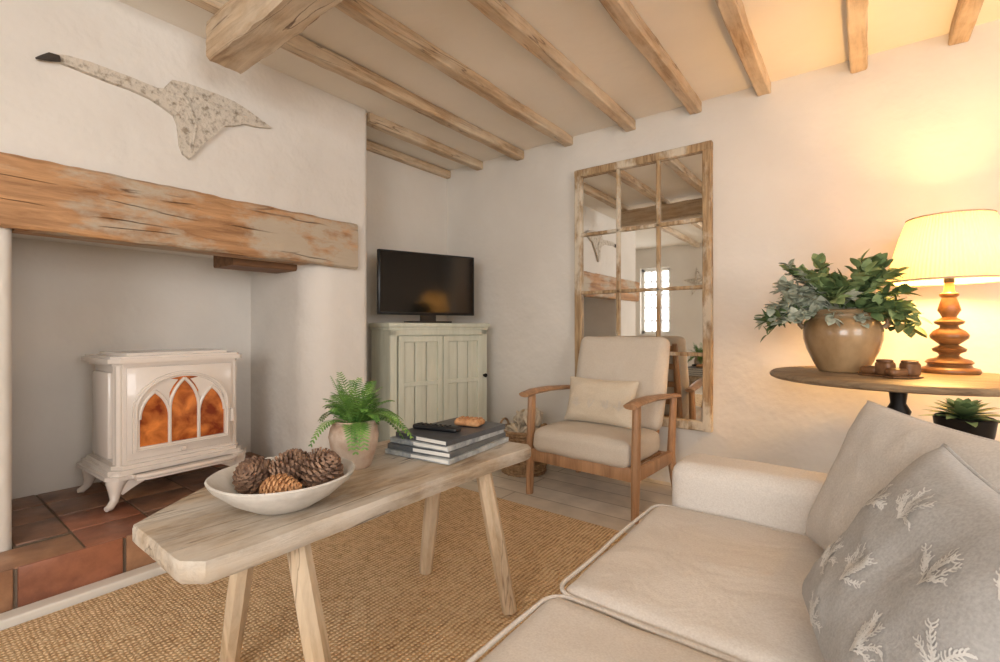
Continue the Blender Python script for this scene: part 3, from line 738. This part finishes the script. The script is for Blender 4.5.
def pillow_fn(w, h, t, seed):
    def f(u, v, s):
        x = u*w/2*(1-.07*(1-v*v)); y = v*h/2*(1-.07*(1-u*u))
        z = s*t/2*(max(0, (1-u**4))*max(0, (1-v**4)))**.5
        z += .006*noise.noise(Vector((u*2.3+seed, v*2.3, s)))*(1-abs(u)**6)*(1-abs(v)**6)
        z += .004*noise.noise(Vector((u*6+seed, v*6, s)))*(1-abs(u)**6)*(1-abs(v)**6)
        return Vector((x, y, z))
    return f
def pillow(name, c, U, V, w, h, t, mat, motif=None, seed=0, parent=None, mots=()):
    U = Vector(U).normalized(); V = Vector(V); V = (V-U*V.dot(U)).normalized(); Nn = U.cross(V)
    M = Matrix((U, V, Nn)).transposed().to_4x4(); M.translation = Vector(c)
    f = pillow_fn(w, h, t, seed); n = 36; g = G(); vs = []; fs = []
    for s in (1, -1):
        o = len(vs)
        for i in range(n+1):
            for j in range(n+1):
                u = sin((i/n-.5)*pi); v = sin((j/n-.5)*pi); vs.append(f(u, v, s))
        for i in range(n):
            for j in range(n): fs.append([o+i*(n+1)+j, o+(i+1)*(n+1)+j, o+(i+1)*(n+1)+j+1, o+i*(n+1)+j+1])
    g.add(vs, fs, 0, M)
    loop = [f(-1+2*i/24, -1, 1) for i in range(24)]+[f(1, -1+2*i/24, 1) for i in range(24)]+[f(1-2*i/24, 1, 1) for i in range(24)]+[f(-1, 1-2*i/24, 1) for i in range(24)]
    g.tube(loop, .0035, n=6, closed=True, M=M)
    mats = [mat]
    if motif:
        mats.append(motif); rnd = random.Random(seed+5)
        def seg(a, b, wd):
            a = Vector(a); b = Vector(b); d = (b-a)
            if d.length < 1e-6: return
            pr = Vector((-d.y, d.x)).normalized()*wd
            q = []
            for (px, py) in (a-pr, b-pr*.8, b+pr*.8, a+pr):
                if abs(px) > w/2*.9 or abs(py) > h/2*.9: return
                u = px/(w/2); v = py/(h/2); u /= (1-.07*(1-v*v)); v /= (1-.07*(1-u*u))
                p = f(u, v, 1); q.append(Vector((p.x, p.y, p.z+.0012)))
            g.add(q, [[0, 1, 2, 3]], 1, M)
        def coral(mx_, my_, ang, sc):
            for sdeg in (-70, -48, -28, -8, 12, 32, 52, 72):
                p = Vector((mx_, my_)); a = ang+radians(sdeg)*.5; st_ = .0048*sc
                for k in range(11 if abs(sdeg) < 50 else 8):
                    a += radians(sdeg)*.035+rnd.uniform(-.22, .22)
                    q = p+Vector((cos(a), sin(a)))*st_; seg(p, q, .0014*sc)
                    if k > 1:
                        for sg in (-1, 1):
                            if rnd.random() < .85:
                                aa = a+sg*rnd.uniform(.6, 1.1); r_ = q+Vector((cos(aa), sin(aa)))*st_*rnd.uniform(.8, 1.4)
                                seg(q, r_, .0011*sc)
                                if rnd.random() < .7:
                                    a3 = aa-sg*.6; seg(r_, r_+Vector((cos(a3), sin(a3)))*st_*.8, .0010*sc)
                    p = q
        for (mx_, my_, ang, sc) in mots: coral(mx_, my_, ang, sc)
    return g.obj(name, mats, parent, smooth=60)
def chw(p): return Vector((CO.x+p[0]*cos(th)-p[1]*sin(th), CO.y+p[0]*sin(th)+p[1]*cos(th), p[2]))
pillow('lumbar_cushion', chw((-.02, .268, .527)), (cos(th), sin(th), 0), (-.03, .28, 1), .44, .26, .09, M_lumb, M_chairc, 3, mots=[(-.13, -.05, pi/2, 1), (-.04, -.05, pi/2, 1), (.06, -.05, pi/2, 1), (.14, -.05, pi/2, 1)])

# ------------------------------------------------------------------ basket
bs = empty('wicker_basket', (-1.79, 2.60, 0))
g = G(); R0 = .16; H = .27
for i in range(15):
    z = .01+H*i/14; r = R0*(.88+.14*i/14)
    g.tube([(r*cos(a*2*pi/40)+.004*cos(a*2*pi/4+i*pi), r*sin(a*2*pi/40)+.004*sin(a*pi+i*pi), z) for a in range(40)], .010, n=6, closed=True)
for j in range(22):
    a = j*2*pi/22; g.tube([(R0*.88*cos(a), R0*.88*sin(a), .0), (R0*1.03*cos(a), R0*1.03*sin(a), H+.01)], .006, n=6)
g.lathe([(0, .008), (R0*.88, .008)], n=30)
for s in (-1, 1):
    g.tube([(s*R0, .05*cos(pi*i/10), H+.06*sin(pi*i/10)) for i in range(11)], .008, n=6)
g.obj('basket_weave', M_wicker, bs, smooth=60)
g = G()
for (x, y, z, r) in ((-.05, -.03, .24, .07), (.07, -.02, .25, .068), (.0, .06, .25, .07), (.07, .0, .355, .066), (-.04, .04, .34, .055), (0, 0, .12, .08)):
    for k in range(5):
        ax = Vector((random.uniform(-1, 1), random.uniform(-1, 1), random.uniform(-1, 1))).normalized(); a1 = ax.orthogonal().normalized(); a2 = ax.cross(a1)
        g.tube([Vector((x, y, z))+(a1*cos(t*2*pi/20)+a2*sin(t*2*pi/20))*r for t in range(20)], r*.16, n=6, closed=True)
    g.lathe([(r*.85*sin(pi*i/12), z-r*.85*cos(pi*i/12)) for i in range(13)], (x, y, 0), 18)
g.obj('rope_balls', M_lumb, bs, smooth=60)

# ------------------------------------------------------------------ sofa
sf = empty('sofa')
g = G(); g.rbox((-.43, .18, .07), (.40, 1.40, .305), .03, cuts=10); g.obj('sofa_base', M_sofa, sf, smooth=180)
g = G(); g.rbox((-.445, 1.375, .06), (.44, 1.55, .568), .045, cuts=20, wr=.005, puff=.004, seed=1); g.rbox((-.445, .03, .06), (.44, .205, .568), .045, cuts=20, wr=.004, puff=.004, seed=5)
g.obj('sofa_arms', M_sofa, sf, smooth=180)
g = G(); g.rbox((.26, .04, .06), (.47, 1.54, .78), .07, cuts=16, wr=.004); g.obj('sofa_back', M_sofa, sf, smooth=180)
def seatc(name, y0, y1, seed):
    g = G(); lo = Vector((-.475, y0, .30)); hi = Vector((.26, y1, .45)); g.rbox(lo, hi, .035, cuts=26, puff=.015, wr=.005, seed=seed, puffside=.008)
    for z in (.440, .312):
        r = .04; pts = []
        for cx_, cy_, a0 in ((hi.x-r, hi.y-r, 0), (lo.x+r, hi.y-r, 90), (lo.x+r, lo.y+r, 180), (hi.x-r, lo.y+r, 270)):
            for i in range(5):
                a = radians(a0+90*i/4); pts.append((cx_+(r+.001)*cos(a), cy_+(r+.001)*sin(a), z))
        P = []
        for i in range(len(pts)):
            p = Vector(pts[i]); q = Vector(pts[(i+1) % len(pts)]); n = max(1, int((q-p).length/.04))
            for j in range(n):
                a = p.lerp(q, j/n); a = a+noise.noise_vector(a*6)*.003
                P.append(a)
        g.tube(P, .0045, n=6, closed=True)
    g.obj(name, M_sofa, sf, smooth=80)
seatc('seat_cushion_1', .795, 1.37, 3); seatc('seat_cushion_2', .21, .79, 8)
g = G()
for (x, y) in ((-.38, .10), (-.38, 1.47), (.4, .1), (.4, 1.47)): g.lathe([(0, .014), (.02, .014), (.028, .07), (0, .07)], (x, y, 0), 14)
g.obj('sofa_feet', M_chairwood, sf)

def corner_pillow(name, FB, FT, U, w, h, t, mat, motif, seed, mots=()):
    FB = Vector(FB); V = (Vector(FT)-FB).normalized(); U = Vector(U).normalized()
    V = (V-U*V.dot(U)).normalized()
    return pillow(name, FB+U*w/2+V*h/2, U, V, w, h, t, mat, motif, seed, None, mots)
corner_pillow('sofa_back_cushion', (-.104, 1.300, .475), (.005, 1.360, .775), (.215, -.44, 0), .54, .335, .11, M_backc, None, 11)
corner_pillow('patterned_cushion', (-.078, .945, .502), (.102, .925, .762), (.085, -.333, -.03), .39, .325, .11, M_grey, M_motif, 21,
       mots=[(-.13, .03, 1.5, .95), (-.04, .06, 1.6, .9), (-.12, -.08, 1.5, .95), (-.03, -.05, 1.4, 1.0), (.07, .03, 1.7, .95), (-.05, -.14, 1.5, .8), (.07, -.08, 1.5, .95), (.15, -.02, 1.6, .9), (.14, .08, 1.6, .8)])

# ------------------------------------------------------------------ round side table
tc_ = Vector((.11, 2.39, 0)); rt = empty('round_side_table', tc_)
g = G(); g.lathe([(0, .744), (.42, .744), (.430, .749), (.433, .757), (.428, .765), (.42, .770), (0, .770)], n=72); g.obj('round_top', M_roundtable, rt, smooth=40)
g = G()
g.lathe([(0, .742), (.09, .742), (.09, .73), (.03, .71), (.024, .66), (.04, .63), (.03, .60), (.022, .40), (.035, .36), (.045, .30), (.03, .25), (.03, .18), (0, .18)], n=28)
for i in range(3):
    a = radians(90+120*i+20); d = Vector((cos(a), sin(a), 0))
    g.tube([d*.02+Vector((0, 0, .27)), d*.14+Vector((0, 0, .22)), d*.24+Vector((0, 0, .10)), d*.32+Vector((0, 0, .022))], [.02, .018, .016, .02], n=10)
g.obj('pedestal', M_black, rt, smooth=50)

# lamp
lp = Vector((.276, 2.60, .771)); lamp = empty('table_lamp', lp)
prof = [(0, 0), (.090, 0), (.094, .008), (.090, .018), (.070, .024), (.066, .034), (.074, .042), (.066, .052), (.042, .060), (.030, .070), (.034, .078), (.050, .086), (.053, .096), (.040, .105), (.028, .112), (.040, .122), (.058, .138), (.060, .152), (.048, .168), (.030, .180), (.028, .188), (.044, .196), (.047, .205), (.034, .213), (.022, .222), (.028, .236), (.036, .25), (.030, .275), (.022, .30), (.030, .308), (.030, .316), (.018, .322), (.014, .36), (0, .36)]
g = G(); g.lathe(prof, n=40); g.obj('lamp_base', M_lampwood, lamp, smooth=60)
g = G(); g.lathe([(.196, .365), (.178, .455), (.154, .55), (.130, .620)], n=360, pleat=.0016, pn=90); g.obj('lamp_shade', M_shade, lamp, smooth=60)
g = G()
g.tube([(.196*cos(a*2*pi/60), .196*sin(a*2*pi/60), .367) for a in range(60)], .004, n=6, closed=True)
g.tube([(.130*cos(a*2*pi/60), .130*sin(a*2*pi/60), .620) for a in range(60)], .004, n=6, closed=True)
g.obj('shade_trim', M_shade, lamp, smooth=60)
g = G(); g.lathe([(0, .36), (.016, .36), (.016, .40), (0, .40)], n=16)
for i in range(3):
    a = i*2*pi/3; g.tube([(0, 0, .60), (.130*cos(a), .130*sin(a), .615)], .0015, n=5)
g.tube([(0, 0, .40), (.0, .03, .5), (0, 0, .60)], .0015, n=5)
g.obj('lamp_fitting', M_black, lamp)
l = bpy.data.lights.new('lamp_bulb', 'POINT'); l.energy = 31; l.color = (1, .56, .18); l.shadow_soft_size = .045
o = bpy.data.objects.new('lamp_bulb', l); o.location = (0, 0, .46); o.parent = lamp; scene.collection.objects.link(o)

# jug with foliage
jp = Vector((-.067, 2.42, .771)); jug = empty('jug_of_foliage', jp)
g = G(); g.lathe([(0, 0), (.080, 0), (.085, .006), (.102, .04), (.124, .09), (.136, .135), (.137, .17), (.128, .20), (.112, .218)], n=56)
g.obj('jug_body', M_jug, jug, smooth=60)
g = G(); g.lathe([(.112, .218), (.106, .226), (.104, .234), (.112, .242), (.114, .250), (.108, .255), (.098, .252), (.094, .22), (0, .21)], n=56)
for s in (-1, 1):
    g.tube([(s*.104, 0, .232), (s*.128, 0, .232), (s*.146, 0, .215), (s*.148, 0, .195), (s*.134, 0, .18)], [.011, .011, .010, .010, .012], n=10)
g.obj('jug_neck', M_jugtop, jug, smooth=60)
random.seed(11)
def leaf(g, p, d, L_, W_, mi, up=None):
    d = d.normalized(); up = up or Vector((random.uniform(-.5, .5), random.uniform(-.5, .5), 1)); s = d.cross(up)
    if s.length < 1e-3: s = d.orthogonal()
    s.normalize(); n = s.cross(d)
    vs = []; fs = []
    for i, t in enumerate((.0, .2, .45, .7, .9, 1.0)):
        ww = W_*(sin(pi*(t**.85))**.75 if 0 < t < 1 else .0)
        m = p+d*L_*t-n*L_*.18*t*t
        vs += [m, m+s*ww/2+n*ww*.12, m-s*ww/2+n*ww*.12]
    for i in range(5):
        o = 3*i; fs += [[o, o+1, o+4, o+3], [o, o+3, o+5, o+2]]
    g.add(vs, fs, mi)
g = G(); base = Vector((0, 0, .22))
for i in range(100):
    a = random.uniform(0, 2*pi); el = random.uniform(.05, 1.25)
    d = Vector((cos(a)*cos(el), sin(a)*cos(el)*.8, sin(el)))
    L_ = random.uniform(.20, .27)*(1.0 if el < .9 else .85)*(1.14 if abs(cos(a)) > .6 else .85)
    if cos(a) > .3 and el < .9: L_ *= .82
    grey = (cos(a) < .5 and el < .85 and sin(a) < .4)
    mi = 2 if grey and random.random() < .85 else (0 if random.random() < .5 else 1)
    pts = []
    for k in range(9):
        t = k/8; pts.append(base+d*L_*t+Vector((0, 0, .05*t-.11*t*t*(1 if el < .8 else .5))))
    g.tube(pts, [.003*(1-.6*k/8) for k in range(9)], n=5, mi=mi)
    for k in range(3, 9):
        tg = (pts[k]-pts[k-1]).normalized()
        for q in range(4 if mi == 2 else 2):
            r = Vector((random.uniform(-1, 1), random.uniform(-1, 1), random.uniform(-.5, 1)))
            dd = (tg*.6+r.normalized()*.9)
            if mi == 2: leaf(g, pts[k], dd, random.uniform(.03, .05), .034, 2)
            else: leaf(g, pts[k], dd, random.uniform(.045, .062), random.uniform(.030, .042), mi)
    if mi != 2: leaf(g, pts[-1], tg, .06, .036, mi)
for (dx, dy, dz) in ((-.26, -.08, -.10), (-.22, -.14, -.06), (-.28, 0, -.02)):
    pts = [base+Vector((dx*t, dy*t, .10*t*(1-t)*2+dz*t*t+.03*t)) for t in [k/8 for k in range(9)]]
    g.tube(pts, .002, n=5, mi=0)
    for k in range(4, 9):
        for q in range(3): leaf(g, pts[k], Vector((dx+random.uniform(-.3, .3), random.uniform(-.4, .4), random.uniform(-.5, .3))), .045, .026, 2 if k < 7 else 0)
g.obj('foliage', [M_leafd, M_leafb, M_leafg], jug, smooth=60)

def shoe(g, M):
    g.rbox((-.020, -.045, .0), (.020, .045, .006), .003, cuts=6, M=M)
    g.rbox((-.019, -.044, .005), (.019, .008, .026), .012, cuts=8, M=M)
    g.rbox((-.018, .0, .005), (.018, .043, .046), .010, cuts=8, M=M)
    g.tube([Vector((.015*cos(t*2*pi/16), .02+.018*sin(t*2*pi/16), .047)) for t in range(16)], .004, n=6, closed=True, M=M)
for i, (x, y, r) in enumerate(((.045, 2.26, -2.2), (.115, 2.23, -.9))):
    g = G(); shoe(g, Matrix.Scale(1.25, 4)); g.obj('leather_baby_shoe' + ('' if i == 0 else '.001'), M_shoe, loc=(x, y, .7705), rotz=r)

# plant stand + succulent behind the sofa
ps = empty('plant_stand', (.215, 1.75, 0))
g = G(); g.lathe([(0, .60), (.085, .60), (.09, .61), (.085, .62), (0, .62)], n=30)
for i in range(3):
    a = i*2*pi/3; g.tube([(.05*cos(a), .05*sin(a), .60), (.09*cos(a), .09*sin(a), .017)], .012, n=8)
g.obj('stand', M_chairwood, ps, smooth=40)
su = empty('potted_succulent', (.215, 1.75, .621))
g = G(); g.lathe([(0, 0), (.045, 0), (.058, .05), (.063, .09), (.058, .094), (.053, .08), (0, .08)], n=30); g.obj('succulent_pot', M_black, su, smooth=50)
g = G()
for i in range(46):
    a = i*2.4; t = i/46; el = .10+1.0*t
    leaf(g, Vector((0, 0, .085+.015*t)), Vector((cos(a)*cos(el), sin(a)*cos(el), sin(el))), .10*(1-.5*t), .028, 1 if i % 3 else 0, up=Vector((0, 0, 1)))
g.obj('succulent_leaves', [M_leafd, M_leafb], su, smooth=60)

# ------------------------------------------------------------------ world + camera
w_ = bpy.data.worlds.new('world'); scene.world = w_; w_.use_nodes = True
w_.node_tree.nodes['Background'].inputs[0].default_value = (.85, .92, 1, 1); w_.node_tree.nodes['Background'].inputs[1].default_value = 1.0
scene.view_settings.view_transform = 'Standard'
scene.view_settings.look = 'None'
scene.view_settings.exposure = 0

cam = bpy.data.cameras.new('camera'); co = bpy.data.objects.new('camera', cam); scene.collection.objects.link(co)
cam.sensor_width = 36; cam.lens = 474/1000*36; cam.shift_y = -3/1000; cam.clip_start = .02
co.location = (0, 0, .95); co.rotation_euler = (radians(90), 0, math.atan2(.607, .794))
scene.camera = co
